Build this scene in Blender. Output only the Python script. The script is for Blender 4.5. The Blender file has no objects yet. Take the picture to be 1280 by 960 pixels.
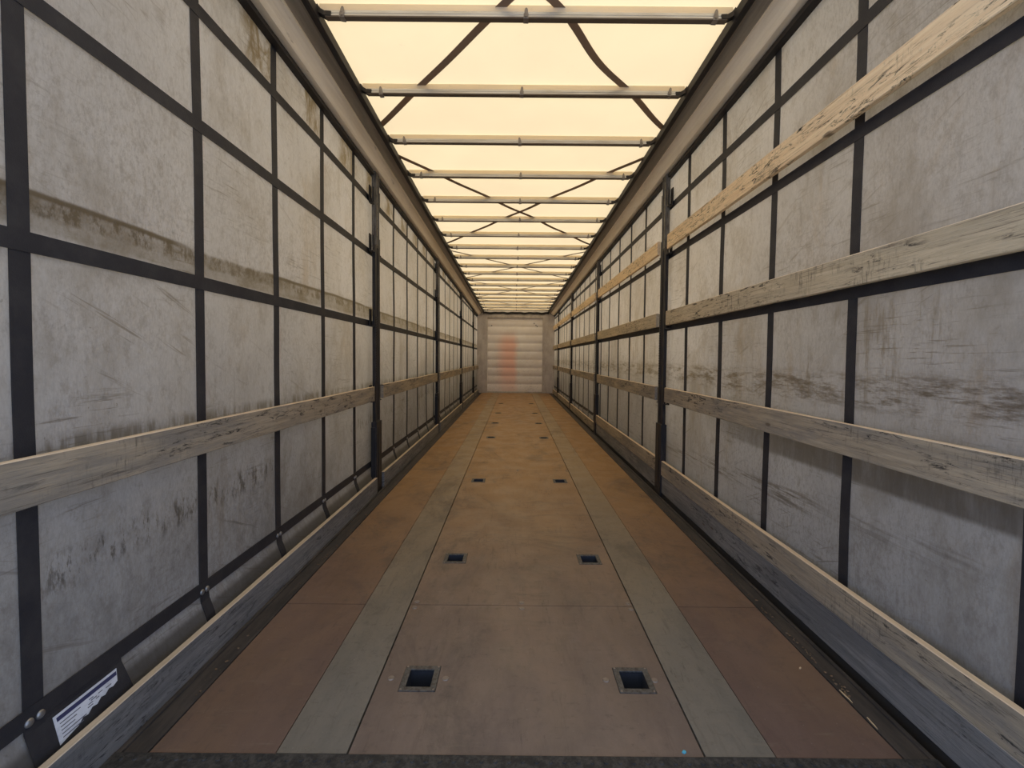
import bpy, bmesh, math, random
from mathutils import Matrix, Vector, noise as mnoise

sc = bpy.context.scene
col = sc.collection
random.seed(11)

# ------------------------------------------------------------------ camera
TH, RO = math.radians(2.08), math.radians(0.5)
F = Vector((0, math.cos(TH), -math.sin(TH)))
U0 = Vector((0, math.sin(TH), math.cos(TH)))
R0 = Vector((1, 0, 0))
RV = R0 * math.cos(RO) + U0 * math.sin(RO)
UV = U0 * math.cos(RO) - R0 * math.sin(RO)
cam_d = bpy.data.cameras.new('camera')
cam_d.sensor_width = 36.0
cam_d.lens = 36.0 * 560 / 1280
cam_d.shift_x = (640 - 642.7) / 1280
cam_d.shift_y = (467.4 - 480) / 1280
cam_d.clip_start = 0.02
cam = bpy.data.objects.new('camera', cam_d)
col.objects.link(cam)
m = Matrix((RV, UV, -F)).transposed().to_4x4()
m.translation = Vector((-0.045, 0, 1.17))
cam.matrix_world = m
sc.camera = cam

# ------------------------------------------------------------------ light
SKY_STRENGTH = 2.0
SUN_ENERGY = 5.0
world = bpy.data.worlds.new('sky')
sc.world = world
world.use_nodes = True
bg = world.node_tree.nodes['Background']
wn = world.node_tree.nodes; wl = world.node_tree.links
wc = wn.new('ShaderNodeTexCoord'); ws = wn.new('ShaderNodeSeparateXYZ'); wr = wn.new('ShaderNodeValToRGB')
wl.new(wc.outputs['Generated'], ws.inputs[0]); wl.new(ws.outputs['Z'], wr.inputs[0]); wl.new(wr.outputs[0], bg.inputs['Color'])
wr.color_ramp.elements[0].position = .0; wr.color_ramp.elements[0].color = (.30, .50, 1.0, 1)
wr.color_ramp.elements[1].position = .75; wr.color_ramp.elements[1].color = (.42, .46, .50, 1)
bg.inputs['Strength'].default_value = SKY_STRENGTH
sun_d = bpy.data.lights.new('sun', 'SUN')
sun_d.energy = SUN_ENERGY
sun_d.angle = math.radians(3)
sun_d.color = (1.0, 0.93, 0.82)
sun = bpy.data.objects.new('sun', sun_d)
sun.rotation_euler = (math.radians(-43), math.radians(3), 0)
sun.location = (0, 7, 9)
col.objects.link(sun)

sc.view_settings.view_transform = 'Standard'
sc.view_settings.look = 'None'
sc.view_settings.gamma = 1.0
sc.view_settings.use_curve_mapping = False
sc.view_settings.exposure = 0.0

# ------------------------------------------------------------------ node helpers
class NT:
    """Small wrapper that chains shader nodes."""
    def __init__(s, name):
        s.mat = bpy.data.materials.new(name)
        s.mat.use_nodes = True
        s.t = s.mat.node_tree
        s.b = s.t.nodes['Principled BSDF']
        s.out = s.t.nodes['Material Output']
        s._co = None
    def n(s, kind, **kw):
        x = s.t.nodes.new(kind)
        for k, v in kw.items():
            setattr(x, k, v)
        return x
    def put(s, sock, v):
        if isinstance(v, bpy.types.NodeSocket):
            s.t.links.new(v, sock)
        elif isinstance(v, (tuple, list)) and len(v) == 3 and sock.type == 'RGBA':
            sock.default_value = (*v, 1)
        else:
            sock.default_value = v
    def co(s):
        if s._co is None:
            s._co = s.n('ShaderNodeTexCoord').outputs['Object']
        return s._co
    def rnd(s):
        return s.n('ShaderNodeObjectInfo').outputs['Random']
    def shifted(s, k=37.0):
        x = s.n('ShaderNodeVectorMath', operation='ADD')
        s.put(x.inputs[0], s.co())
        mm = s.m('MULTIPLY', s.rnd(), k)
        cb = s.n('ShaderNodeCombineXYZ')
        for i in range(3):
            s.put(cb.inputs[i], mm)
        s.put(x.inputs[1], cb.outputs[0])
        return x.outputs[0]
    def scaled(s, v, co=None):
        x = s.n('ShaderNodeVectorMath', operation='MULTIPLY')
        s.put(x.inputs[0], co or s.co())
        x.inputs[1].default_value = v
        return x.outputs[0]
    def noise(s, scale, detail=4, rough=.55, co=None, dist=0.0):
        x = s.n('ShaderNodeTexNoise')
        s.put(x.inputs['Vector'], s.scaled(scale if isinstance(scale, tuple) else (scale,) * 3, co))
        x.inputs['Scale'].default_value = 1.0
        x.inputs['Detail'].default_value = detail
        x.inputs['Roughness'].default_value = rough
        x.inputs['Distortion'].default_value = dist
        return x.outputs['Fac']
    def ramp(s, v, a, b, lo=0.0, hi=1.0):
        x = s.n('ShaderNodeMapRange', interpolation_type='SMOOTHSTEP')
        s.put(x.inputs['Value'], v)
        x.inputs['From Min'].default_value = a
        x.inputs['From Max'].default_value = b
        x.inputs['To Min'].default_value = lo
        x.inputs['To Max'].default_value = hi
        return x.outputs[0]
    def m(s, op, a, b=0.0, c=0.0):
        x = s.n('ShaderNodeMath', operation=op)
        s.put(x.inputs[0], a); s.put(x.inputs[1], b); s.put(x.inputs[2], c)
        return x.outputs[0]
    def mul(s, *vs):
        r = vs[0]
        for v in vs[1:]:
            r = s.m('MULTIPLY', r, v)
        return r
    def mix(s, f, a, b):
        x = s.n('ShaderNodeMix', data_type='RGBA')
        s.put(x.inputs['Factor'], f); s.put(x.inputs['A'], a); s.put(x.inputs['B'], b)
        return x.outputs['Result']
    def xyz(s):
        x = s.n('ShaderNodeSeparateXYZ')
        s.put(x.inputs[0], s.co())
        return x.outputs
    def band(s, v, a, b, soft):
        return s.mul(s.ramp(v, a - soft, a + soft), s.ramp(v, b - soft, b + soft, 1, 0))
    def done(s, color, rough=.6, metal=0.0, bump=None, bump_d=.01, bump_s=.4, spec=.5):
        s.put(s.b.inputs['Base Color'], color)
        s.put(s.b.inputs['Roughness'], rough)
        s.put(s.b.inputs['Metallic'], metal)
        s.put(s.b.inputs['Specular IOR Level'], spec)
        if bump is not None:
            x = s.n('ShaderNodeBump')
            x.inputs['Strength'].default_value = bump_s
            x.inputs['Distance'].default_value = bump_d
            s.put(x.inputs['Height'], bump)
            s.t.links.new(x.outputs[0], s.b.inputs['Normal'])
        return s.mat

M = {}

CLOTH_SHARE = .64                         # part of the light the pvc cloth lets through
def curtain_mat(name, side):
    t = NT(name)
    x, y, z = t.xyz()
    c = t.mix(t.ramp(t.noise((1, 1.1, .9), 3), .3, .7), (.72, .71, .69), (.82, .82, .81))
    # broad greyish soiling and warm rust-coloured smears
    c = t.mix(t.ramp(t.noise((1, 2.6, 1.5), 7, .75, dist=.4), .46, .72, 0, .6), c, (.34, .31, .27))
    c = t.mix(t.ramp(t.noise((1, 3.2, 1.1), 7, .75, dist=1.), .54, .72, 0, .5), c, (.47, .36, .25))
    c = t.mix(t.ramp(t.noise((1, 22, 13), 6, .8), .5, .66, 0, .42), c, (.30, .28, .26))
    # upright streaks
    c = t.mix(t.mul(t.ramp(t.noise((1, 30, 1.6), 4, .7), .55, .75, 0, .45), t.ramp(t.noise((1, 1.9, 2.1), 3), .45, .65)), c, (.32, .30, .27))
    c = t.mix(t.mul(t.ramp(t.noise((1, 75, 42), 5, .8), .46, .64, 0, .5), t.ramp(t.noise((1, 1.5, 1.3), 4), .38, .62, .25, 1)), c, (.33, .32, .31))
    # fine level scratches, gathered in patches
    pat = t.ramp(t.noise((1, 1.7, 2.6), 3), .46, .62)
    c = t.mix(t.mul(t.ramp(t.noise((1, 4.5, 85), 4, .75), .55, .66, 0, .65), pat), c, (.16, .15, .14))
    # slanting scuffs
    rot = t.n('ShaderNodeVectorRotate', rotation_type='X_AXIS')
    t.put(rot.inputs['Vector'], t.co()); rot.inputs['Angle'].default_value = .45
    c = t.mix(t.mul(t.ramp(t.noise((1, 2.2, 44), 3, .7, co=rot.outputs[0]), .60, .70, 0, .6), t.ramp(t.noise((1, 1.3, 1.9), 2), .46, .6)), c, (.20, .18, .16))
    # speckles
    c = t.mix(t.ramp(t.noise(42, 3, .7), .66, .76, 0, .6), c, (.22, .2, .18))
    # fine weave of the cloth
    c = t.mix(t.ramp(t.noise((1, 190, 60), 3), .35, .65, 0, .22), c, (.40, .39, .38))
    wob = t.m('ADD', z, t.m('MULTIPLY', t.m('SUBTRACT', t.noise((1, 1.4, 0.2), 2), .5), .04))
    up = t.noise((1, 22, 3.5), 4, .7)
    if side == 'left':
        gr = t.ramp(t.noise((1, 5, 9), 5, .75), .35, .7, .35, 1)
        c = t.mix(t.mul(t.band(wob, 1.485, 1.578, .010), gr, .85), c, (.15, .13, .105))
        c = t.mix(t.mul(t.band(wob, 1.525, 1.580, .008), t.ramp(t.noise((1, 26, 14), 5, .8), .45, .6), .8), c, (.06, .055, .05))
        c = t.mix(t.mul(t.band(wob, 1.572, 1.588, .005), t.ramp(t.noise((1, 2.4, .3), 3), .38, .5), .9), c, (.06, .055, .05))
        c = t.mix(t.mul(t.band(z, .86, .945, .02), t.ramp(up, .4, .6), .7), c, (.17, .155, .13))
        c = t.mix(t.mul(t.ramp(z, 1.0, .3), t.ramp(t.noise((1, 2.8, 2.2), 7, .8), .40, .62), .5), c, (.26, .255, .245))
        c = t.mix(t.mul(t.band(t.m('ADD', z, t.m('MULTIPLY', y, -.02)), .50, .60, .03), t.ramp(t.noise((1, 30, 9), 5, .8), .48, .62), t.ramp(t.noise((1, 1.6, .4), 2), .42, .58), .8), c, (.08, .08, .08))
        c = t.mix(t.mul(t.band(z, .0, .165, .015), .75), c, (.07, .07, .07))
        # brown rubbing marks under the top rail, one patch in each field
        fy = t.m('ABSOLUTE', t.m('SUBTRACT', t.m('FRACT', t.m('DIVIDE', t.m('ADD', y, .33), .565)), .5))
        fan = t.m('SUBTRACT', .32, t.m('ADD', fy, t.m('MULTIPLY', t.m('ABSOLUTE', t.m('SUBTRACT', z, 2.64)), -.6)))
        c = t.mix(t.mul(t.ramp(fan, .0, .25), t.ramp(z, 2.50, 2.58), t.ramp(t.noise((1, 13, 5), 6, .8, dist=.8), .38, .58), .9), c, (.17, .115, .055))
    else:
        gr = t.ramp(t.noise((1, 6, 30), 5, .75), .42, .66)
        c = t.mix(t.mul(t.band(wob, .99, 1.12, .03), gr, .9), c, (.15, .13, .115))
        c = t.mix(t.mul(t.band(wob, 1.0, 1.4, .06), t.ramp(up, .5, .68), t.ramp(t.noise((1, 1.7, .5), 2), .45, .6), .6), c, (.27, .23, .18))
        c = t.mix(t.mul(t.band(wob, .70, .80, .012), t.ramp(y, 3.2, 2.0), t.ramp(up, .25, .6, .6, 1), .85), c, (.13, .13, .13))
        c = t.mix(t.mul(t.band(t.m('ADD', z, t.m('MULTIPLY', y, .06)), .60, .68, .02), t.ramp(t.noise((1, 3, 60), 4, .75), .45, .62), t.ramp(t.noise((1, 1.1, .5), 2), .4, .6), .8), c, (.17, .16, .15))
    mat = t.done(c, t.ramp(t.noise(6, 3), .3, .7, .42, .62), bump=t.noise((1, 7, 5), 5), bump_d=.012, bump_s=.35, spec=.35)
    tr = t.n('ShaderNodeBsdfTranslucent'); near_dim = t.mul(t.ramp(t.m('ADD', z, t.noise((1, .8, .8), 3)), .5, 2.3, .34, 1), t.ramp(t.m('ADD', y, t.noise((1, .6, .6), 3)), 1.0, 4.2, .64, 1))   # dimmer light low down and at the rear, painted into the cloth
    t.put(tr.inputs['Color'], t.mix(near_dim, (.02, .02, .02), t.mix(.55, c, (1.0, .76, .43))))
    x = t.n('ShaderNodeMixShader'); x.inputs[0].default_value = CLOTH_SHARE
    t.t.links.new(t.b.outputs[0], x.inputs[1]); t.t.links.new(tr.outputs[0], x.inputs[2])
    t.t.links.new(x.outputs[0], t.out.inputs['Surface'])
    return mat

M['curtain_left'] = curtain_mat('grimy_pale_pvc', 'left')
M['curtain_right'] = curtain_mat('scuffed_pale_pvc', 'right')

t = NT('charcoal_webbing')
M['webbing'] = t.done(t.mix(t.ramp(t.noise((3, 9, 9), 4, .7), .35, .75), (.024, .023, .026), (.040, .037, .037)), .6, bump=t.noise((1, 300, 300), 1), bump_d=.002, bump_s=.3, spec=.3)

def wood_mat(name, a, b, dark, amount, grey, top, soil):
    t = NT(name)
    co = t.shifted()
    g = t.noise((60, 2.2, 60), 6, .7, co=co, dist=.6)
    c = t.mix(t.ramp(g, .3, .7), a, b)
    c = t.mix(t.mul(t.ramp(t.noise((9, 1.6, 9), 5, .7, co=co), .40, .62), grey), c, soil)
    c = t.mix(t.ramp(t.noise((150, 3.0, 150), 5, .8, co=co), .54, .68, 0, .8), c, dark)
    c = t.mix(t.ramp(t.noise((70, 5, 70), 6, .8, co=co), .58, .66, 0, amount * .7), c, dark)
    # black rubber and tar scuffs, level dashes and groups of upright nicks
    blot = t.mul(t.ramp(t.noise((20, 9, 50), 6, .8, co=co, dist=.8), .53, .62), t.ramp(t.noise((3, 1.7, 6), 3, co=co), .43, .56))
    c = t.mix(t.mul(blot, amount), c, (.028, .025, .023))
    nick = t.mul(t.ramp(t.noise((20, 75, 12), 4, .75, co=co), .50, .70), t.ramp(t.noise((2, 2.6, 5), 4, .7, co=co), .50, .66))
    c = t.mix(t.mul(nick, amount * .75), c, (.04, .036, .032))
    v = t.n('ShaderNodeTexVoronoi'); t.put(v.inputs['Vector'], t.scaled((1, 3.1, 9), co)); v.inputs['Scale'].default_value = 1
    c = t.mix(t.ramp(v.outputs['Distance'], .04, .10, .75, 0), c, (.09, .06, .04))
    # upper edge: sawn-wood colour painted paler for the roof light on it
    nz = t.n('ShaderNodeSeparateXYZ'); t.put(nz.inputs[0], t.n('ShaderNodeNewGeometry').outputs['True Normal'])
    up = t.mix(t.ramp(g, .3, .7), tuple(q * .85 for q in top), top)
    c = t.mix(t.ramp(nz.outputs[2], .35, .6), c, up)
    return t.done(c, .7, bump=g, bump_d=.004, bump_s=.5, spec=.25)

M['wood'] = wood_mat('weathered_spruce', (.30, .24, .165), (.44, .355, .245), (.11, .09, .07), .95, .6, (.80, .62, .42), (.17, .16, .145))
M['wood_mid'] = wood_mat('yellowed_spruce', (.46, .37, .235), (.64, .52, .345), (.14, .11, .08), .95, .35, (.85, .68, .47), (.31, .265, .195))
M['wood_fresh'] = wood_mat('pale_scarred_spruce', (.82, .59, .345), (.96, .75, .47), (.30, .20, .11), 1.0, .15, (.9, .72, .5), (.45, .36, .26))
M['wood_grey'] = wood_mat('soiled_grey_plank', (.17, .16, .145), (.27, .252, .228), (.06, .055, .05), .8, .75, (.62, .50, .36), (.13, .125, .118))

t = NT('black_painted_steel')
c = t.mix(t.ramp(t.noise((30, 30, 6), 4, .7), .45, .7), (.018, .016, .015), (.052, .04, .032))
M['black_steel'] = t.done(c, .55, bump=t.noise(40, 4), bump_d=.002, spec=.35)
t = NT('worn_galvanised_steel')
c = t.mix(t.ramp(t.noise((40, 40, 8), 5, .75), .4, .65), (.17, .155, .13), (.07, .06, .05))
M['galv'] = t.done(c, .5, .3, bump=t.noise(50, 3), bump_d=.002)

t = NT('dusty_aluminium')
c = t.mix(t.ramp(t.noise((14, 1.2, 14), 5, .7), .35, .7), (.88, .79, .65), (.74, .65, .51))
c = t.mix(t.ramp(t.noise((30, 5, 30), 4, .75), .62, .74, 0, .6), c, (.30, .25, .19))
M['rail'] = t.done(c, .5, .1, bump=t.noise((30, 2, 30), 3), bump_d=.002)
t = NT('dull_brown_aluminium')
c = t.mix(t.ramp(t.noise((20, 1.0, 20), 5, .7), .35, .7), (.25, .215, .17), (.16, .135, .105))
M['rail_inner'] = t.done(c, .5, .2)
t = NT('bow_aluminium')
c = t.mix(t.ramp(t.noise((5, 30, 30), 4), .35, .7), (.62, .60, .55), (.48, .45, .40))
M['bow'] = t.done(c, .38, .35)
t = NT('dark_brown_strip')
M['under_strip'] = t.done(t.mix(t.noise((5, 40, 40), 3), (.07, .05, .036), (.12, .09, .065)), .5)
t = NT('tarnished_clip_steel')
M['clip'] = t.done(t.mix(t.noise(60, 3), (.12, .10, .09), (.30, .28, .26)), .4, .5)
t = NT('bright_rivet_steel')
M['rivet'] = t.done(t.mix(t.noise(90, 3), (.38, .37, .35), (.22, .21, .2)), .35, .7)
t = NT('black_rubber')
M['rubber'] = t.done(t.mix(t.noise(18, 3), (.012, .010, .010), (.028, .024, .024)), .6, spec=.3)

# translucent roof cloth, lit by the sun and sky above it
def cloth(name, trans, diff, w):
    t = NT(name)
    t.t.nodes.remove(t.b)
    a = t.n('ShaderNodeBsdfTranslucent'); b = t.n('ShaderNodeBsdfDiffuse')
    k = t.ramp(t.noise((1.3, 1.3, 1.3), 5, .6), .3, .7)
    k2 = t.mul(t.ramp(t.noise(22, 3, .6), .68, .78), .3)
    tc = t.mix(k, trans, tuple(v * .93 for v in trans))
    tc = t.mix(k2, tc, tuple(v * .55 for v in trans))
    t.put(a.inputs['Color'], tc); b.inputs['Color'].default_value = (*diff, 1)
    x = t.n('ShaderNodeMixShader'); x.inputs[0].default_value = w
    t.t.links.new(b.outputs[0], x.inputs[1]); t.t.links.new(a.outputs[0], x.inputs[2])
    t.t.links.new(x.outputs[0], t.out.inputs['Surface'])
    return t.mat
M['roof_webbing'] = cloth('bracing_webbing', (.34, .25, .18), (.36, .30, .25), .5)
M['tarp'] = cloth('cream_roof_tarpaulin', (.98, .765, .455), (.95, .88, .76), .5)
M['pocket'] = cloth('doubled_cream_tarpaulin', (1.0, .90, .70), (.95, .88, .74), .5)

# floor
def ply(name, a, b, warm, dust_far_light=(.43, .245, .095)):
    t = NT(name)
    c = t.mix(t.ramp(t.noise((2.0, .9, 1), 7, .75), .38, .62), a, b)
    c = t.mix(t.ramp(t.noise((.9, .5, 1), 4, .6), .45, .7, 0, .6), c, warm)
    # ochre dust further in, with the warm far light put into its colour
    yy = t.m('ADD', t.xyz()[1], t.m('MULTIPLY', t.noise((1.6, .9, 1), 5, .7), 3.0))
    c = t.mix(t.ramp(yy, 2.4, 7.0, 0, .8), c, dust_far_light)
    c = t.mix(t.ramp(t.noise((26, 3.2, 1), 5, .75), .55, .75, 0, .35), c, (.055, .04, .034))
    c = t.mix(t.ramp(t.noise((3.5, 24, 1), 5, .75), .58, .72, 0, .30), c, (.25, .20, .15))
    c = t.mix(t.ramp(t.noise((1.6, 1.2, 1), 7, .8, dist=1), .52, .70, 0, .5), c, (.07, .06, .052))
    c = t.mix(t.ramp(t.noise((16, 30, 1), 6, .8), .54, .68, 0, .4), c, (.075, .06, .05))
    c = t.mix(t.ramp(t.noise((1.1, .8, 1), 8, .8, dist=1.5), .50, .64, 0, .42), c, (.085, .066, .056))
    c = t.mix(t.mul(t.ramp(t.noise((48, 7, 1), 5, .8), .56, .66), t.ramp(t.noise((2, 1.4, 1), 3), .45, .6), .45), c, (.05, .04, .035))
    c = t.mix(t.ramp(t.noise(90, 2, .6), .70, .78, 0, .5), c, (.36, .31, .25))
    return t.done(c, t.ramp(t.noise(5, 4), .3, .7, .42, .62), bump=t.noise(140, 2), bump_d=.002, bump_s=.25, spec=.4)
M['ply'] = ply('phenolic_plywood', (.150, .112, .094), (.200, .150, .124), (.180, .136, .098))
M['ply_edge'] = ply('reddish_phenolic_plywood', (.125, .080, .068), (.158, .104, .086), (.185, .115, .066))
M['strip'] = ply('worn_grey_tread_strip', (.185, .165, .138), (.125, .117, .102), (.24, .195, .135), (.40, .275, .15))
t = NT('dark_floor_profile')
M['profile'] = t.done(t.mix(t.ramp(t.noise((20, 3, 20), 5, .7), .35, .7), (.035, .031, .030), (.085, .07, .06)), .6, .1)
t = NT('dark_underfloor')
M['under'] = t.done(t.mix(t.noise(9, 4), (.012, .010, .009), (.03, .025, .02)), .8)
t = NT('dirty_tread_steel')
M['sill'] = t.done(t.mix(t.ramp(t.noise(40, 5, .8), .4, .65), (.025, .024, .023), (.07, .065, .06)), .7, .2, bump=t.noise(60, 3), bump_d=.004)
t = NT('blue_black_socket')
M['socket'] = t.done(t.mix(t.noise(20, 3), (.035, .037, .045), (.065, .068, .08)), .45, .3)
t = NT('socket_frame_steel')
M['socket_frame'] = t.done(t.mix(t.ramp(t.noise(60, 4, .7), .4, .65), (.13, .125, .12), (.07, .06, .052)), .55, .4)
t = NT('screw_steel')
M['screw'] = t.done(t.mix(t.noise(120, 2), (.32, .27, .23), (.2, .16, .13)), .45, .4)

# bulkhead: scuffed white metal with a soft-edged red patch
t = NT('scuffed_white_bulkhead')
x, y, z = t.xyz()
c = t.mix(t.ramp(t.noise((2, 1, 2.5), 5, .65), .35, .7), (.95, .90, .86), (.87, .81, .76))
c = t.mix(t.mul(t.ramp(t.noise((9, 1, 40), 5, .8), .55, .68), t.ramp(z, 1.9, .3), .7), c, (.25, .22, .20))
wx = t.m('ADD', x, t.m('MULTIPLY', t.m('SUBTRACT', t.noise((2.5, 1, 3), 4, .7), .5), .3))
red = t.mul(t.ramp(wx, -.80, -.25), t.ramp(wx, -.10, .12, 1, 0), t.ramp(z, 2.15, 1.6), t.ramp(z, -.25, .9, .25, 1))
c = t.mix(t.m('MULTIPLY', red, .8), c, (1.0, .56, .44))
M['bulkhead'] = t.done(c, .55, bump=t.noise((8, 1, 8), 4), bump_d=.01, spec=.3)
t = NT('pale_corner_profile')
M['corner'] = t.done(t.mix(t.ramp(t.noise((6, 1, 3), 5, .7), .35, .7), (.62, .57, .52), (.46, .41, .37)), .5)
t = NT('pale_bounce_ground')
M['bounce_ground'] = t.done(t.mix(t.noise(30, 4), (.46, .45, .43), (.54, .53, .50)), .9)
t = NT('sticker_paper')
c = t.mix(t.ramp(t.noise(30, 4, .7), .4, .7), (.66, .67, .70), (.50, .51, .54))
M['paper'] = t.done(c, .5)
t = NT('sticker_navy'); M['navy'] = t.done((.035, .038, .10), .5)
t = NT('sticker_ink'); M['ink'] = t.done((.12, .12, .14), .6)
t = NT('splinter_wood'); M['splinter'] = t.done(t.mix(t.noise(60, 3), (.62, .44, .25), (.75, .58, .36)), .6)
t = NT('blue_plastic'); M['blue'] = t.done((.10, .45, .62), .35)
t = NT('brown_grit'); M['grit'] = t.done(t.mix(t.noise(50, 3), (.10, .06, .035), (.22, .15, .09)), .8)

# ------------------------------------------------------------------ mesh helpers
SL = 0.017                                 # the roof falls towards the front wall
def Z(y, z): return z - SL * y

class MB:
    def __init__(s): s.bm = bmesh.new()
    def box(s, x0, x1, y0, y1, z0, z1, slope=False, bev=0.0):
        g = bmesh.new()
        vs = [g.verts.new((x, y, (Z(y, z) if slope else z))) for z in (z0, z1) for y in (y0, y1) for x in (x0, x1)]
        for f in ((0, 2, 3, 1), (4, 5, 7, 6), (0, 1, 5, 4), (2, 6, 7, 3), (0, 4, 6, 2), (1, 3, 7, 5)):
            g.faces.new([vs[i] for i in f])
        bmesh.ops.recalc_face_normals(g, faces=g.faces)
        if bev:
            bmesh.ops.bevel(g, geom=list(g.edges), offset=bev, segments=2, affect='EDGES', profile=.6)
        s.add(g)
        return s
    def add(s, g):
        me = bpy.data.meshes.new('tmp'); g.to_mesh(me); g.free()
        s.bm.from_mesh(me); bpy.data.meshes.remove(me)
        return s
    def prism(s, pts, y0, y1, slope=True, closed=True, n=1):
        """an (x, z) outline swept along y"""
        ys = [y0 + (y1 - y0) * i / n for i in range(n + 1)]
        rows = [[s.bm.verts.new((x, y, Z(y, z) if slope else z)) for x, z in pts] for y in ys]
        k = len(pts)
        for a, b in zip(rows, rows[1:]):
            for i in range(k if closed else k - 1):
                s.bm.faces.new((a[i], a[(i + 1) % k], b[(i + 1) % k], b[i]))
        if closed:
            s.bm.faces.new(rows[0]); s.bm.faces.new(rows[-1][::-1])
        return s
    def cyl(s, p, ax, r, h, seg=16, r2=None):
        g = bmesh.new()
        bmesh.ops.create_cone(g, cap_ends=True, segments=seg, radius1=r, radius2=r if r2 is None else r2, depth=h)
        q = Vector((0, 0, 1)).rotation_difference(Vector(ax)).to_matrix().to_4x4()
        q.translation = Vector(p)
        bmesh.ops.transform(g, matrix=q, verts=g.verts)
        return s.add(g)
    def strip(s, pts, nrm, w, th, side=None):
        """ribbon of width w, thickness th along points; nrm = outward normal"""
        nrm = Vector(nrm); rows = []
        for i, p in enumerate(pts):
            d = (Vector(pts[min(i + 1, len(pts) - 1)]) - Vector(pts[max(i - 1, 0)])).normalized()
            sd = d.cross(nrm).normalized() if side is None else Vector(side)
            p = Vector(p)
            rows.append([s.bm.verts.new(p + sd * a + nrm * b) for a, b in ((-w / 2, 0), (w / 2, 0), (w / 2, th), (-w / 2, th))])
        for a, b in zip(rows, rows[1:]):
            for i in range(4):
                s.bm.faces.new((a[i], a[(i + 1) % 4], b[(i + 1) % 4], b[i]))
        s.bm.faces.new(rows[0]); s.bm.faces.new(rows[-1][::-1])
        return s
    def build(s, name, mat, parent=None, smooth=False, label=None):
        bmesh.ops.recalc_face_normals(s.bm, faces=s.bm.faces)
        me = bpy.data.meshes.new(name)
        s.bm.to_mesh(me); s.bm.free()
        me.materials.append(mat)
        if smooth:
            me.polygons.foreach_set('use_smooth', [True] * len(me.polygons))
        o = bpy.data.objects.new(name, me)
        col.objects.link(o)
        if parent: o.parent = parent
        if label: o['label'] = label
        return o

def tag(o, label, cat, group=None, kind=None):
    o['label'] = label; o['category'] = cat
    if group: o['group'] = group
    if kind: o['kind'] = kind
    return o
def structure(o, label, cat):
    o['kind'] = 'structure'; return tag(o, label, cat)
def empty(name, loc, rz=0):
    o = bpy.data.objects.new(name, None); o.empty_display_size = .1
    o.location = loc; o.rotation_euler = (0, 0, rz)
    col.objects.link(o); return o
def copy_tree(o, parent=None):
    c = o.copy(); col.objects.link(c)
    if parent: c.parent = parent
    for ch in list(o.children): copy_tree(ch, c)
    return c

Y0, Y1 = 0.86, 14.85                       # open rear end, front wall
POST_Y = [3.9, 7.0, 10.15, 13.2]
NTH = ['first', 'second', 'third', 'fourth', 'fifth']

# ------------------------------------------------------------------ ground and floor
g = MB().box(-25, 25, -25, 40, -1.35, -1.15).build('ground', M['bounce_ground'])  # unseen ground, made pale to bounce daylight onto the curtains
structure(g, 'unseen pale ground under and behind the trailer, added to bounce daylight', 'ground')

FZ = 0.0
fl = MB().box(-1.27, 1.27, Y0, Y1 + .02, -.19, -.15).box(-1.2, 1.2, 1.285, Y1, -.028, -.022)
# the sub floor is open where the sockets drop through it
fl.bm.free(); fl = MB()
HX = (-.377, .400)
HY = [1.59, 2.568, 4.22, 6.525, 7.97, 9.42, 11.40]
HW = .066                                    # half size of the opening in the plywood
fl.box(-1.30, 1.30, Y0, Y1 + .02, -.20, -.16)
floor = fl.build('floor', M['under'])
structure(floor, 'brown plywood trailer floor with two worn grey tread strips and paired square sockets', 'floor')

def sheet(x0, x1, y0, y1, holes=()):
    b = MB()
    xs = sorted({x0, x1} | {h + s * HW for h in HX for s in (-1, 1) if holes})
    ys = sorted({y0, y1} | {h + s * HW for h in holes for s in (-1, 1)})
    V = {}
    def vert(x, y, z):
        k = (x, y, z)
        if k not in V: V[k] = b.bm.verts.new(k)
        return V[k]
    open_ = lambda i, j: any(abs((xs[i] + xs[i + 1]) / 2 - hx) < .01 for hx in HX) and any(abs((ys[j] + ys[j + 1]) / 2 - hy) < .01 for hy in holes)
    nx, ny = len(xs) - 1, len(ys) - 1
    solid = {(i, j) for i in range(nx) for j in range(ny) if not (holes and open_(i, j))}
    zt, zb = FZ, FZ - .028
    for i, j in solid:
        a, c, d, e = xs[i], xs[i + 1], ys[j], ys[j + 1]
        b.bm.faces.new([vert(a, d, zt), vert(c, d, zt), vert(c, e, zt), vert(a, e, zt)])
        b.bm.faces.new([vert(a, e, zb), vert(c, e, zb), vert(c, d, zb), vert(a, d, zb)])
        for (ni, nj), (p, q) in (((i - 1, j), ((a, d), (a, e))), ((i + 1, j), ((c, e), (c, d))), ((i, j - 1), ((c, d), (a, d))), ((i, j + 1), ((a, e), (c, e)))):
            if (ni, nj) not in solid:
                b.bm.faces.new([vert(*p, zt), vert(*q, zt), vert(*q, zb), vert(*p, zb)])
    return b
SEAMS = [1.275, 2.075, 4.62, 7.15, 9.68, 12.2, Y1 - .01]
XC = .527                                    # half width of the middle lane
for k in range(6):
    a, b_ = SEAMS[k] + .002, SEAMS[k + 1] - .002
    sheet(-XC + .0035, XC - .0035, a, b_, [h for h in HY if a < h < b_]).build('floor_sheet', M['ply'], floor)
    for s in (-1, 1):
        xa, xb = sorted((s * .7385, s * 1.1085))
        sheet(xa, xb, a, b_).build('floor_sheet', M['ply_edge'], floor)
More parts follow.
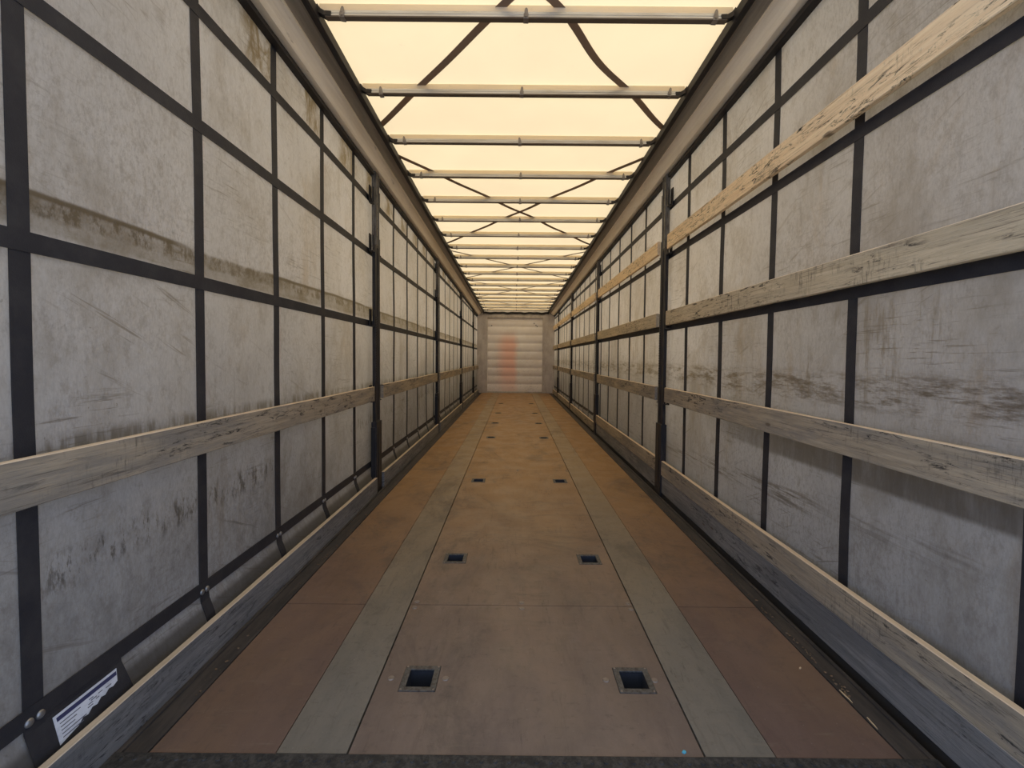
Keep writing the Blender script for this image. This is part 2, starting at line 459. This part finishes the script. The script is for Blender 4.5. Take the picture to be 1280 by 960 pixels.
for s in (-1, 1):
    xa, xb = sorted((s * (XC + .0025), s * .735))
    MB().box(xa, xb, 1.277, Y1 - .01, -.028, .0012).build('tread_strip', M['strip'], floor, label='worn grey tread strip')
    # outer aluminium profile with a raised lip, and the side rave below it
    xs = [1.112, 1.112, 1.122, 1.122, 1.150, 1.150, 1.190, 1.190, 1.204, 1.204]
    zs = [-.03, .003, .003, -.001, -.001, -.006, -.006, .002, .002, -.03]
    MB().prism([(s * a, z) for a, z in zip(xs, zs)], Y0 + .4, Y1 - .01, slope=False).build('edge_profile', M['profile'], floor, label='dark aluminium edge profile')
    xa, xb = sorted((s * 1.205, s * 1.305))
    b = MB().box(xa, xb, Y0, Y1, -.20, -.07)
    if s > 0: b.box(1.2385, 1.268, Y0, Y1, -.08, .030)
    b.build('side_rave', M['under'], floor, label='dark outer side rave')
b = MB().box(-1.205, 1.205, Y0, 1.272, -.16, .004)
for i in range(60):                          # row of heads on the sill plate
    b.cyl((-1.17 + i * .04, 1.252, .004), (0, 0, 1), .008, .005, 10, .006)
b.build('rear_sill', M['sill'], floor, label='dark tread steel rear sill')
def screw_bm(x, y):
    b = MB().cyl((x, y, .0012), (0, 0, 1), .0125, .0024, 18, .0105)
    g = bmesh.new()
    bmesh.ops.create_cone(g, cap_ends=True, segments=6, radius1=.004, radius2=.004, depth=.001)
    bmesh.ops.transform(g, matrix=Matrix.Translation((x, y, .0027)), verts=g.verts)
    return b.add(g)
for k, hy in enumerate(HY[:4]):
    for sx in (-.483, -.285, .299, .476)[: 4 if k == 0 else 0]:
        screw_bm(sx, hy).build('screw', M['screw'], floor)
for sy in SEAMS[1:3]:
    for sx in (-.500, 0.0, .510):
        for d in (-.024, .026):
            screw_bm(sx, sy + d).build('screw', M['screw'], floor)

# ------------------------------------------------------------------ sockets in the floor
def make_socket():
    r = empty('floor_socket', (0, 0, 0))
    b = MB()
    o, i = .0645, .044
    for x0, x1, y0, y1 in ((-o, o, -o, -i), (-o, o, i, o), (-o, -i, -i, i), (i, o, -i, i)):
        b.box(x0, x1, y0, y1, -.006, .0022, bev=.0008)
    b.build('frame', M['socket_frame'], r)
    b = MB()
    t_ = .003
    for x0, x1, y0, y1 in ((-i - t_, i + t_, -i - t_, -i), (-i - t_, i + t_, i, i + t_), (-i - t_, -i, -i, i), (i, i + t_, -i, i)):
        b.box(x0, x1, y0, y1, -.125, -.003)
    b.box(-i - t_, i + t_, -i - t_, i + t_, -.13, -.125)
    b.build('cup', M['socket'], r, label='dark blue-black cup')
    for sx in (-1, 1):
        for sy in (-1, 1):
            MB().cyl((sx * .0575, sy * .0575, .0028), (0, 0, 1), .004, .0016, 8).build('screw', M['screw'], r)
    return r
proto = make_socket()
pair = ['on the sticker wall side', 'on the three-batten wall side']
first = True
for k, hy in enumerate(HY):
    for j, hx in enumerate(HX):
        o = proto if first else copy_tree(proto)
        first = False
        o.location = (hx, hy, 0)
        where = ['first', 'second', 'third', 'fourth', 'fifth', 'sixth', 'seventh'][k]
        tag(o, f'square steel floor socket {pair[j]}, {where} pair from the open end', 'floor socket', 'paired sockets in the floor')

# ------------------------------------------------------------------ side curtains as walls
def cxo(side, y, z):
    """how far the curtain cloth bulges inwards (metres)"""
    v = mnoise.noise(Vector((side * 7.3, y * .9, z * 1.1))) * .007 + mnoise.noise(Vector((side * 3.1, y * 2.6, z * 2.2))) * .0025
    if z < .20 and side < 0:
        v += (.20 - z) * .36 if z > .1 else .036
    return v
XCUR = 1.286
def cpt(side, y, z, out=0.0): return (side * (XCUR - cxo(side, y, z) - out), y, z)
ZTOP = 2.80
def curtain(side, name, mat, label):
    b = MB()
    ny = 190
    zs0 = [-.06, .0, .05, .1, .15, .2] + [.2 + (ZTOP - .2) * i / 40 for i in range(1, 41)]
    shells = []
    for out in (0.0, -.004):                  # inner face, outer face
        rows = []
        for i in range(ny + 1):
            y = Y0 + (Y1 + .03 - Y0) * i / ny
            rows.append([b.bm.verts.new(cpt(side, y, z if z < .3 else .3 + (z - .3) * (Z(y, ZTOP) - .3) / (ZTOP - .3), out)) for z in zs0])
        for a, c in zip(rows, rows[1:]):
            for k in range(len(a) - 1):
                b.bm.faces.new((a[k], a[k + 1], c[k + 1], c[k]))
        shells.append(rows)
    A, B = shells
    loop = lambda R: [r[0] for r in R] + R[-1][1:] + [r[-1] for r in R[-2::-1]] + R[0][-2:0:-1]
    la, lb = loop(A), loop(B)
    for i in range(len(la)):
        j = (i + 1) % len(la)
        b.bm.faces.new((la[i], la[j], lb[j], lb[i]))
    o = b.build(name, mat, smooth=True)
    return structure(o, label, 'curtain wall')
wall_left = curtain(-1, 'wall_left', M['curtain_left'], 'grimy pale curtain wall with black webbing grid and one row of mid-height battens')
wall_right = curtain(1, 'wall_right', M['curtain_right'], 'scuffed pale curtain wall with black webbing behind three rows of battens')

STRAP_Y = [1.128] + [1.768 + .567 * k for k in range(23)]
H_STRAPS = {-1: (.236, 1.452, 2.062, 2.507), 1: (.232, 1.438, 2.052, 2.468)}
def frange(a, b, n): return [a + (b - a) * i / n for i in range(n + 1)]
for side, wall in ((-1, wall_left), (1, wall_right)):
    for k, y in enumerate(STRAP_Y):
        w = .05 if k != 1 else .049
        pts = [cpt(side, y, z, .0022) for z in frange(-.04, Z(y, ZTOP), 50)]
        MB().strip(pts, (-side, 0, 0), w, .0022, side=(0, 1, 0)).build('upright_strap', M['webbing'], wall)
    for z in H_STRAPS[side]:
        pts = [cpt(side, y, z, .0042) for y in frange(Y0, Y1 - .03, 190)]
        MB().strip(pts, (-side, 0, 0), .052, .0022, side=(0, 0, 1)).build('level_strap', M['webbing'], wall)
    zr = H_STRAPS[side][0] - .012
    for y in STRAP_Y:
        for dy in (-.014, .014):
            px = cpt(side, y + dy, zr, .0068)
            g = bmesh.new()
            bmesh.ops.create_uvsphere(g, u_segments=14, v_segments=8, radius=.0115)
            bmesh.ops.scale(g, vec=(.55, 1, 1), verts=g.verts)
            bmesh.ops.translate(g, vec=px, verts=g.verts)
            MB().add(g).build('rivet', M['rivet'], wall, smooth=True)

# ------------------------------------------------------------------ top rails
for side, name, lab in ((-1, 'trim_1', 'dusty aluminium roof rail above the wall with the sticker'), (1, 'trim_2', 'dusty aluminium roof rail above the wall with three batten rows')):
    P = [(1.305, 2.835), (1.250, 2.835), (1.250, 2.808), (1.212, 2.808), (1.206, 2.815), (1.196, 2.832), (1.182, 2.848), (1.165, 2.862), (1.146, 2.872), (1.140, 2.870),
         (1.136, 2.868), (1.136, 3.03), (1.305, 3.03)]
    r = MB().prism([(side * a, z) for a, z in P], Y0, Y1).build(name, M['rail'])
    structure(r, lab, 'roof rail')
    Q = [(1.136, 2.868), (1.134, 2.872), (1.122, 2.884), (1.108, 2.898), (1.096, 2.914), (1.092, 2.916), (1.088, 2.913), (1.083, 2.915), (1.083, 3.0), (1.136, 3.0)]
    MB().prism([(side * a, z) for a, z in Q], Y0, Y1).build('inner_flange', M['rail_inner'], r, label='duller brown inner flange')
    MB().prism([(side * a, z) for a, z in ((1.083, 2.912), (1.058, 2.908), (1.050, 2.914), (1.050, 2.965), (1.083, 2.975))], Y0, Y1).build('rubber_seal', M['rubber'], r, label='black rubber seal')
    MB().prism([(side * a, z) for a, z in ((1.285, 2.775), (1.245, 2.775), (1.245, 2.80), (1.252, 2.806), (1.252, 2.834), (1.285, 2.834))], Y0, Y1).build('curtain_track', M['rubber'], r, label='curtain track, black as the gap shadow under the rail')  # its black stands in for the shadow in the gap under the rail

# ------------------------------------------------------------------ roof cloth
BOW_Y = [2.34 + .6405 * k for k in range(20)]
def sag(y):
    ph = ((y - BOW_Y[0]) / .6405) % 1.0
    return -.006 * math.sin(math.pi * ph) ** 2
b = MB()
nx, ny = 24, 180
rows = []
for j in range(ny + 1):
    y = Y0 + (Y1 - Y0) * j / ny
    rows.append([b.bm.verts.new((-1.13 + 2.26 * i / nx, y, Z(y, 2.992) + sag(y) + .004 * mnoise.noise(Vector((i * .3, y * 1.5, 0))))) for i in range(nx + 1)])
for a, c in zip(rows, rows[1:]):
    for i in range(nx):
        b.bm.faces.new((a[i], a[i + 1], c[i + 1], c[i]))
roof = b.build('ceiling', M['tarp'], smooth=True)
structure(roof, 'translucent cream tarpaulin roof glowing with daylight, crossed by dark bracing straps', 'ceiling')
for y in BOW_Y:
    MB().box(-1.045, 1.045, y - .012, y + .016, 2.9565, 2.988, slope=True).build('bow_pocket', M['pocket'], roof, label='doubled cream cloth pocket over a roof bow')
def brace(xa, ya, xb, yb, amp=0.0, w=.045):
    n = 60; pts = []
    L = math.hypot(xb - xa, yb - ya); dx, dy = (xb - xa) / L, (yb - ya) / L
    for i in range(n + 1):
        s_ = i / n
        wv = amp * math.sin(s_ * 21 + xa) * math.sin(math.pi * s_) + amp * .5 * math.sin(s_ * 9)
        x, y = xa + (xb - xa) * s_ - dy * wv, ya + (yb - ya) * s_ + dx * wv
        pts.append((x, y, Z(y, 2.980) + sag(y)))
    MB().strip(pts, (0, 0, -1), w, .0015).build('bracing_strap', M['roof_webbing'], roof)
for k, (a, c) in enumerate(((.87, 3.48), (3.91, 6.77), (7.12, 9.40), (9.58, 12.02), (12.28, 14.70))):
    brace(1.09, a, -1.09, c, .003)
    brace(-1.09, a, 1.09, c, .022 if k == 0 else .007)

# ------------------------------------------------------------------ front wall
b = MB()
prof = []
ROWS, zb, zt = 9, .02, 2.46
hh = (zt - zb) / ROWS
for r_ in range(ROWS):
    for k in range(10):
        u = k / 10
        z = zb + (r_ + u) * hh
        d = .028 * (math.sin(math.pi * min(1, max(0, (u - .04) / .92))) ** .5)
        prof.append((z, d))
prof.append((zt, 0))
xs = frange(-.93, .88, 2)
cols = [[b.bm.verts.new((x, Y1 - .005 - d, z)) for z, d in prof] for x in xs]
for a, c in zip(cols, cols[1:]):
    for k in range(len(a) - 1):
        b.bm.faces.new((a[k], a[k + 1], c[k + 1], c[k]))
b.box(-1.3, 1.3, Y1, Y1 + .05, -.1, 2.80)
wf = b.build('wall_front', M['bulkhead'])
for p in wf.data.polygons: p.use_smooth = len(wf.data.polygons) > 20 and p.area < .2 and p.index < 360
structure(wf, 'scuffed white ribbed front wall at the far end with a soft-edged red patch', 'front wall')
for s, xa, xb in ((-1, -1.272, -.93), (1, .88, 1.272)):
    b = MB().box(xa, xb, Y1 - .10, Y1, 0, 2.56, bev=.006)
    xm = xb - .05 if s < 0 else xa + .05
    b.box(xm - .008, xm + .008, Y1 - .108, Y1 - .1, .03, 2.50)
    b.build('corner_post', M['corner'], wf, label='pale corner post')
MB().box(-1.20, 1.20, Y1 - .09, Y1, 2.47, 2.60, bev=.005).box(-1.19, 1.19, Y1 - .098, Y1 - .09, 2.50, 2.515).build('header_beam', M['corner'], wf, label='pale header beam')
MB().box(-.95, .90, Y1 - .06, Y1 - .005, .0, .05, bev=.004).build('kick_plate', M['corner'], wf, label='scuffed kick plate')
pts = [(x, Y1 - .09, 2.628 + .012 * math.sin(x * 17) * math.sin(x * 5.3)) for x in frange(-1.08, 1.08, 60)]
MB().strip(pts, (0, -1, 0), .07, .03, side=(0, 0, 1)).build('rubber_seal', M['rubber'], wf, label='uneven black seal under the roof cloth')
for x, z in ((-.80, 2.22), (.60, 2.30), (.66, 2.24), (.70, 2.20)):
    MB().cyl((x, Y1 - .036, z), (0, 1, 0), .02, .02, 12).build('rivet', M['rivet'], wf)

# ------------------------------------------------------------------ roof bows
def make_bow():
    r = empty('roof_bow', (0, 0, 0))
    b = MB()
    # hollow section with a groove along its face
    g = [(-.015, .0), (.015, .0), (.015, .031), (-.013, .031), (-.013, .019), (-.0105, .017), (-.0105, .014), (-.015, .012)]
    rows = [[b.bm.verts.new((x, y, z)) for y, z in g] for x in (-1.015, 1.015)]
    n = len(g)
    for i in range(n):
        b.bm.faces.new((rows[0][i], rows[0][(i + 1) % n], rows[1][(i + 1) % n], rows[1][i]))
    b.bm.faces.new(rows[0]); b.bm.faces.new(rows[1][::-1])
    b.build('beam', M['bow'], r)
    MB().box(-1.015, 1.015, -.0158, .0155, -.0035, .0035).build('under_strip', M['under_strip'], r, label='dark brown strip along the underside')
    for s in (-1, 1):
        pts = [(s * .985, -.019, .012), (s * 1.02, -.019, .014), (s * 1.045, -.019, .028), (s * 1.062, -.019, .052)]
        MB().strip(pts, (0, 1, 0), .022, .036).build('end_bracket', M['black_steel'], r, label='dark curved end bracket')
    for x in (-.93, 0.0, .965):
        b = MB()
        b.box(-.012, .012, -.021, -.0155, -.006, .020, bev=.0015)
        tongue = [(-.009, .018), (.009, .018), (.0085, .034), (.005, .044), (0, .047), (-.005, .044), (-.0085, .034)]
        f0 = [b.bm.verts.new((a, -.0215, z)) for a, z in tongue]; f1 = [b.bm.verts.new((a, -.0175, z)) for a, z in tongue]
        b.bm.faces.new(f0); b.bm.faces.new(f1[::-1])
        for i in range(len(tongue)):
            j = (i + 1) % len(tongue); b.bm.faces.new((f0[i], f0[j], f1[j], f1[i]))
        b.cyl((0, -.0225, .006), (0, 1, 0), .006, .004, 10)
        b.box(-.013, .013, -.02, .016, -.0055, -.0005)
        o = b.build('clip', M['clip'], r, label='tarnished steel clip')
        o.location = (x, 0, 0)
    return r
bow = make_bow()
ORD = ['first', 'second', 'third', 'fourth', 'fifth', 'sixth', 'seventh', 'eighth', 'ninth', 'tenth', 'eleventh', 'twelfth', 'thirteenth',
       'fourteenth', 'fifteenth', 'sixteenth', 'seventeenth', 'eighteenth', 'nineteenth', 'last']
for k, y in enumerate(BOW_Y):
    o = bow if k == 0 else copy_tree(bow)
    o.location = (0, y, Z(y, 2.925))
    where = {0: 'nearest the open end', 19: 'beside the front wall'}.get(k, f'{ORD[k]} from the open end')
    tag(o, f'thin aluminium roof bow with steel clips under the cream roof, {where}', 'roof bow', 'roof bows under the tarpaulin')
    for ch in o.children:
        if ch.name.startswith('clip'):
            ch.location.x += random.uniform(-.014, .014); ch.location.z += random.uniform(-.006, .003)
            ch.rotation_euler = (0, random.uniform(-.16, .16), 0)

# ------------------------------------------------------------------ posts (local +x points to the trailer's middle)
def make_post(top):
    r = empty('side_post', (0, 0, 0))
    # inner flange face at x = 0, back of the post at x = -.045
    b = MB()
    C = [(-.036, -.035), (-.008, -.035), (-.008, -.063), (0, -.063), (0, .063), (-.008, .063), (-.008, .035), (-.036, .035)]
    lo = [b.bm.verts.new((x, y, -.02)) for x, y in C]; hi = [b.bm.verts.new((x, y, 2.12)) for x, y in C]
    b.bm.faces.new(lo); b.bm.faces.new(hi[::-1])
    for i in range(len(C)):
        j = (i + 1) % len(C); b.bm.faces.new((lo[i], lo[j], hi[j], hi[i]))
    b.box(.0, .004, -.018, -.012, .62, 2.10); b.box(.0, .004, .012, .018, .62, 2.10)
    for i in range(26):                       # toothed strip
        b.box(.0, .0055, -.052, -.030, .95 + i * .022, .960 + i * .022)
    b.build('column', M['black_steel'], r)
    b = MB().box(-.036, -.004, -.045, .045, 2.10, top, bev=.002)
    b.box(-.004, .003, -.040, -.028, 2.12, top - .01).box(-.004, .003, .028, .040, 2.12, top - .01)
    for i in range(8):
        b.cyl((-.003, 0, 2.2 + i * .07), (1, 0, 0), .006, .006, 10)
    b.build('upper_section', M['galv'], r, label='worn grey upper section')
    b = MB().box(-.036, .012, -.075, .075, -.03, .605, bev=.004)
    b.box(.012, .016, -.03, .03, .05, .56, bev=.001)
    b.build('lower_sleeve', M['black_steel'], r)
    b = MB().box(-.036, .004, -.085, -.075, .0, .56, bev=.002)
    b.build('lever', M['black_steel'], r, label='black locking lever')
    for z in (.855, 1.50, 2.13, 2.53):
        for s in (-1, 1):
            b = MB()
            y0_, y1_ = sorted((s * .064, s * .118))
            b.box(-.038, -.031, y0_, y1_, z - .07, z + .07)
            b.box(-.038, -.004, y0_, y1_, z - .075, z - .069)
            y2, y3 = sorted((s * .064, s * .086)); b.box(-.012, -.004, y2, y3, z - .07, z + .065)
            b.build('batten_pocket', M['black_steel'], r)
    return r
for side, nm in ((-1, 'sticker'), (1, 'three-batten')):
    for k, y in enumerate(POST_Y):
        o = make_post(Z(y, 2.806)) if side < 0 else copy_tree(left_posts[k])
        if side < 0:
            if k == 0: left_posts = []
            left_posts.append(o)
        o.location = (side * 1.232, y, 0)
        o.rotation_euler = (0, 0, 0 if side < 0 else math.pi)
        tag(o, f'black steel side post on the {nm} wall, {NTH[k]} from the open end', 'post', 'side posts along the curtain walls')

# ------------------------------------------------------------------ battens
BAYS = [(Y0 + .02, 3.775), (4.03, 6.875), (7.13, 10.025), (10.28, 13.075), (13.33, 14.73)]
def batten(name, mat, side, xin, bay, z0, z1, label, cat, group, th=.025, dz=0.0):
    ya, yb = bay
    L = yb - ya
    b = MB(); n = 24; rows = []
    e = .0025
    sec = [(0, z0 + e), (e, z0), (th - e, z0), (th, z0 + e), (th, z1 - e), (th - e, z1), (e, z1), (0, z1 - e)]
    sd = random.uniform(0, 50)
    for i in range(n + 1):
        y = -L / 2 + L * i / n
        bow_ = dz * (1 - (2 * y / L) ** 2) + .0025 * mnoise.noise(Vector((sd, y * 1.3, 0)))
        bx = .002 * mnoise.noise(Vector((sd, y * 1.1, 9)))
        row = []
        for q, (a, z) in enumerate(sec):
            chip = .0018 * mnoise.noise(Vector((sd + q * 5, y * 14, 3)))
            row.append(b.bm.verts.new((side * (a + bx), y, z - z0 + bow_ + chip)))
        rows.append(row)
    k = len(sec)
    for a, c in zip(rows, rows[1:]):
        for i in range(k):
            b.bm.faces.new((a[i], a[(i + 1) % k], c[(i + 1) % k], c[i]))
    b.bm.faces.new(rows[0]); b.bm.faces.new(rows[-1][::-1])
    o = b.build(name, mat)
    o.location = (side * xin, (ya + yb) / 2, z0)
    return tag(o, label, cat, group)
def where(i):
    return ['between open end and first post', 'between first and second posts', 'between second and third posts', 'between third and fourth posts', 'between fourth post and front wall'][i]
for i, bay in enumerate(BAYS):
    j = random.uniform(-.006, .006) if i else 0
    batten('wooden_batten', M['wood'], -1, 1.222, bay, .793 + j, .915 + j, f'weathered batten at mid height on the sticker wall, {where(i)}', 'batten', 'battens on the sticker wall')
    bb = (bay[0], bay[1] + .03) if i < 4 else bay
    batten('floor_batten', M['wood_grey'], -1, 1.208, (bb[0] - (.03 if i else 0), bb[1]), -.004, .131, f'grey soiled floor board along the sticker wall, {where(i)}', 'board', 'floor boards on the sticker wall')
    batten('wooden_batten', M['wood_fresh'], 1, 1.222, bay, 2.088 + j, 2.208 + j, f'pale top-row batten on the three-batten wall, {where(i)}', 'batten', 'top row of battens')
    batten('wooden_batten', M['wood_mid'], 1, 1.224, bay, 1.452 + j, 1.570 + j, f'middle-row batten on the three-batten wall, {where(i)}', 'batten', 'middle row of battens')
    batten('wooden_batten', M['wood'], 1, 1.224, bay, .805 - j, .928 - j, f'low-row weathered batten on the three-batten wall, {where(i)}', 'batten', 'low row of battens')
    bb = (bay[0] - (.05 if i else 0), bay[1] + (.05 if i < 4 else 0))
    if i < 2:
        batten('floor_batten', M['wood'], 1, 1.226, bb, .170, .293, f'upper floor board of two on the three-batten wall, {where(i)}', 'board', 'floor boards on the three-batten wall')
        batten('floor_batten', M['wood_grey'], 1, 1.234, bb, .016, .166, f'dark lower floor board of two on the three-batten wall, {where(i)}', 'board', 'floor boards on the three-batten wall')
    else:
        batten('floor_batten', M['wood'], 1, 1.226, bb, .012, .150, f'single floor board on the three-batten wall, {where(i)}', 'board', 'floor boards on the three-batten wall')

# ------------------------------------------------------------------ sticker near the open end
def sxyz(y, z, out): return (-(XCUR - cxo(-1, y, z) - out), y, z)
st = empty('information_sticker', sxyz(1.27, .13, .004))
def patch(name, mat, poly, out, label=None):
    b = MB()
    base = Vector(st.location)
    ring = [Vector(sxyz(y, z, out)) - base for y, z in poly]
    ring2 = [p + Vector((.0006, 0, 0)) for p in ring]
    a = [b.bm.verts.new(p) for p in ring]; c = [b.bm.verts.new(p) for p in ring2]
    b.bm.faces.new(a); b.bm.faces.new(c[::-1])
    for i in range(len(a)):
        j = (i + 1) % len(a); b.bm.faces.new((a[i], a[j], c[j], c[i]))
    return b.build(name, mat, st, label=label)
ZT = .196
patch('backing_patch', M['webbing'], [(1.10, .2), (1.385, .2), (1.392, .102), (1.10, .102)], .0066, 'black backing patch')
patch('backing_patch', M['webbing'], [(1.10, .212), (1.384, .212), (1.385, .2), (1.10, .2)], .0066, 'black backing patch')
rag = [(1.352, ZT - .036), (1.335, ZT - .041), (1.322, ZT - .038), (1.306, ZT - .046), (1.294, ZT - .043), (1.278, ZT - .052), (1.264, ZT - .049), (1.248, ZT - .058), (1.234, ZT - .055), (1.216, ZT - .065), (1.196, ZT - .068), (1.162, ZT - .074)]
patch('paper', M['paper'], [(1.168, ZT - .004), (1.362, ZT - .004)] + rag, .0076, 'torn white paper')
patch('header_band', M['navy'], [(1.175, ZT - .010), (1.357, ZT - .010), (1.355, ZT - .020), (1.174, ZT - .020)], .0084, 'navy band')
for k, (a, c) in enumerate(((1.178, 1.236), (1.177, 1.222), (1.176, 1.214), (1.175, 1.244), (1.174, 1.232))):
    z = ZT - .027 - k * .0085
    patch('print_line', M['ink'], [(a, z), (c, z), (c, z - .002), (a, z - .002)], .0084)
for k, (a, c, z) in enumerate(((1.262, 1.275, .026), (1.266, 1.284, .031), (1.256, 1.270, .036), (1.252, 1.268, .042), (1.290, 1.304, .028), (1.280, 1.290, .036), (1.314, 1.332, .030))):
    patch('print_line', M['ink'], [(a, ZT - z), (c, ZT - z), (c, ZT - z - .002), (a, ZT - z - .002)], .0084)
tag(st, 'torn white information sticker with navy band on black patch near the open end', 'sticker')

# ------------------------------------------------------------------ bits lying on the floor
def splinter(x, y, L, ang, label, mat='splinter', w=.004, z=.003):
    b = MB()
    P = [(-L / 2, 0), (-L * .2, -w / 2), (L * .4, -w * .35), (L / 2, w * .1), (L * .1, w / 2)]
    lo = [b.bm.verts.new((a, c, 0)) for a, c in P]; hi = [b.bm.verts.new((a * .96, c * .8, .003)) for a, c in P]
    b.bm.faces.new(lo); b.bm.faces.new(hi[::-1])
    for i in range(5):
        j = (i + 1) % 5; b.bm.faces.new((lo[i], lo[j], hi[j], hi[i]))
    o = b.build('wood_splinter' if mat == 'splinter' else 'plastic_scrap', M[mat])
    o.location = (x, y, z); o.rotation_euler = (0, 0, ang)
    return tag(o, label, 'splinter' if mat == 'splinter' else 'scrap', 'splinters on the floor' if mat == 'splinter' else None)
splinter(1.117, 1.515, .062, 1.60, 'longest pale wood splinter on the floor seam beneath the double floor boards', z=.0035)
splinter(1.117, 1.40, .05, 1.5, 'second pale wood splinter on the seam, closer to the rear sill', z=.0035)
splinter(1.05, 1.66, .014, .6, 'short pale wood chip on brown plywood beside the long splinters', w=.007, z=.0005)
splinter(.47, 1.292, .014, .3, 'tiny bright blue plastic scrap on the plywood at the rear sill', 'blue', w=.012, z=.0005)
b = MB()
rg = random.Random(5)
for i in range(420):
    y = 1.5 + 12 * rg.random() ** 1.6; s = rg.choice((-1, 1, 1))
    x = s * rg.uniform(1.125, 1.148); q = rg.uniform(.002, .007)
    g = bmesh.new(); bmesh.ops.create_icosphere(g, subdivisions=1, radius=q)
    for v in g.verts: v.co *= rg.uniform(.6, 1.2); v.co.z *= .5
    bmesh.ops.translate(g, vec=(x, y, q * .4), verts=g.verts); b.add(g)
o = b.build('grit', M['grit'])
tag(o, 'brown grit and crumbs gathered along the edges of the floor', 'grit', kind='stuff')
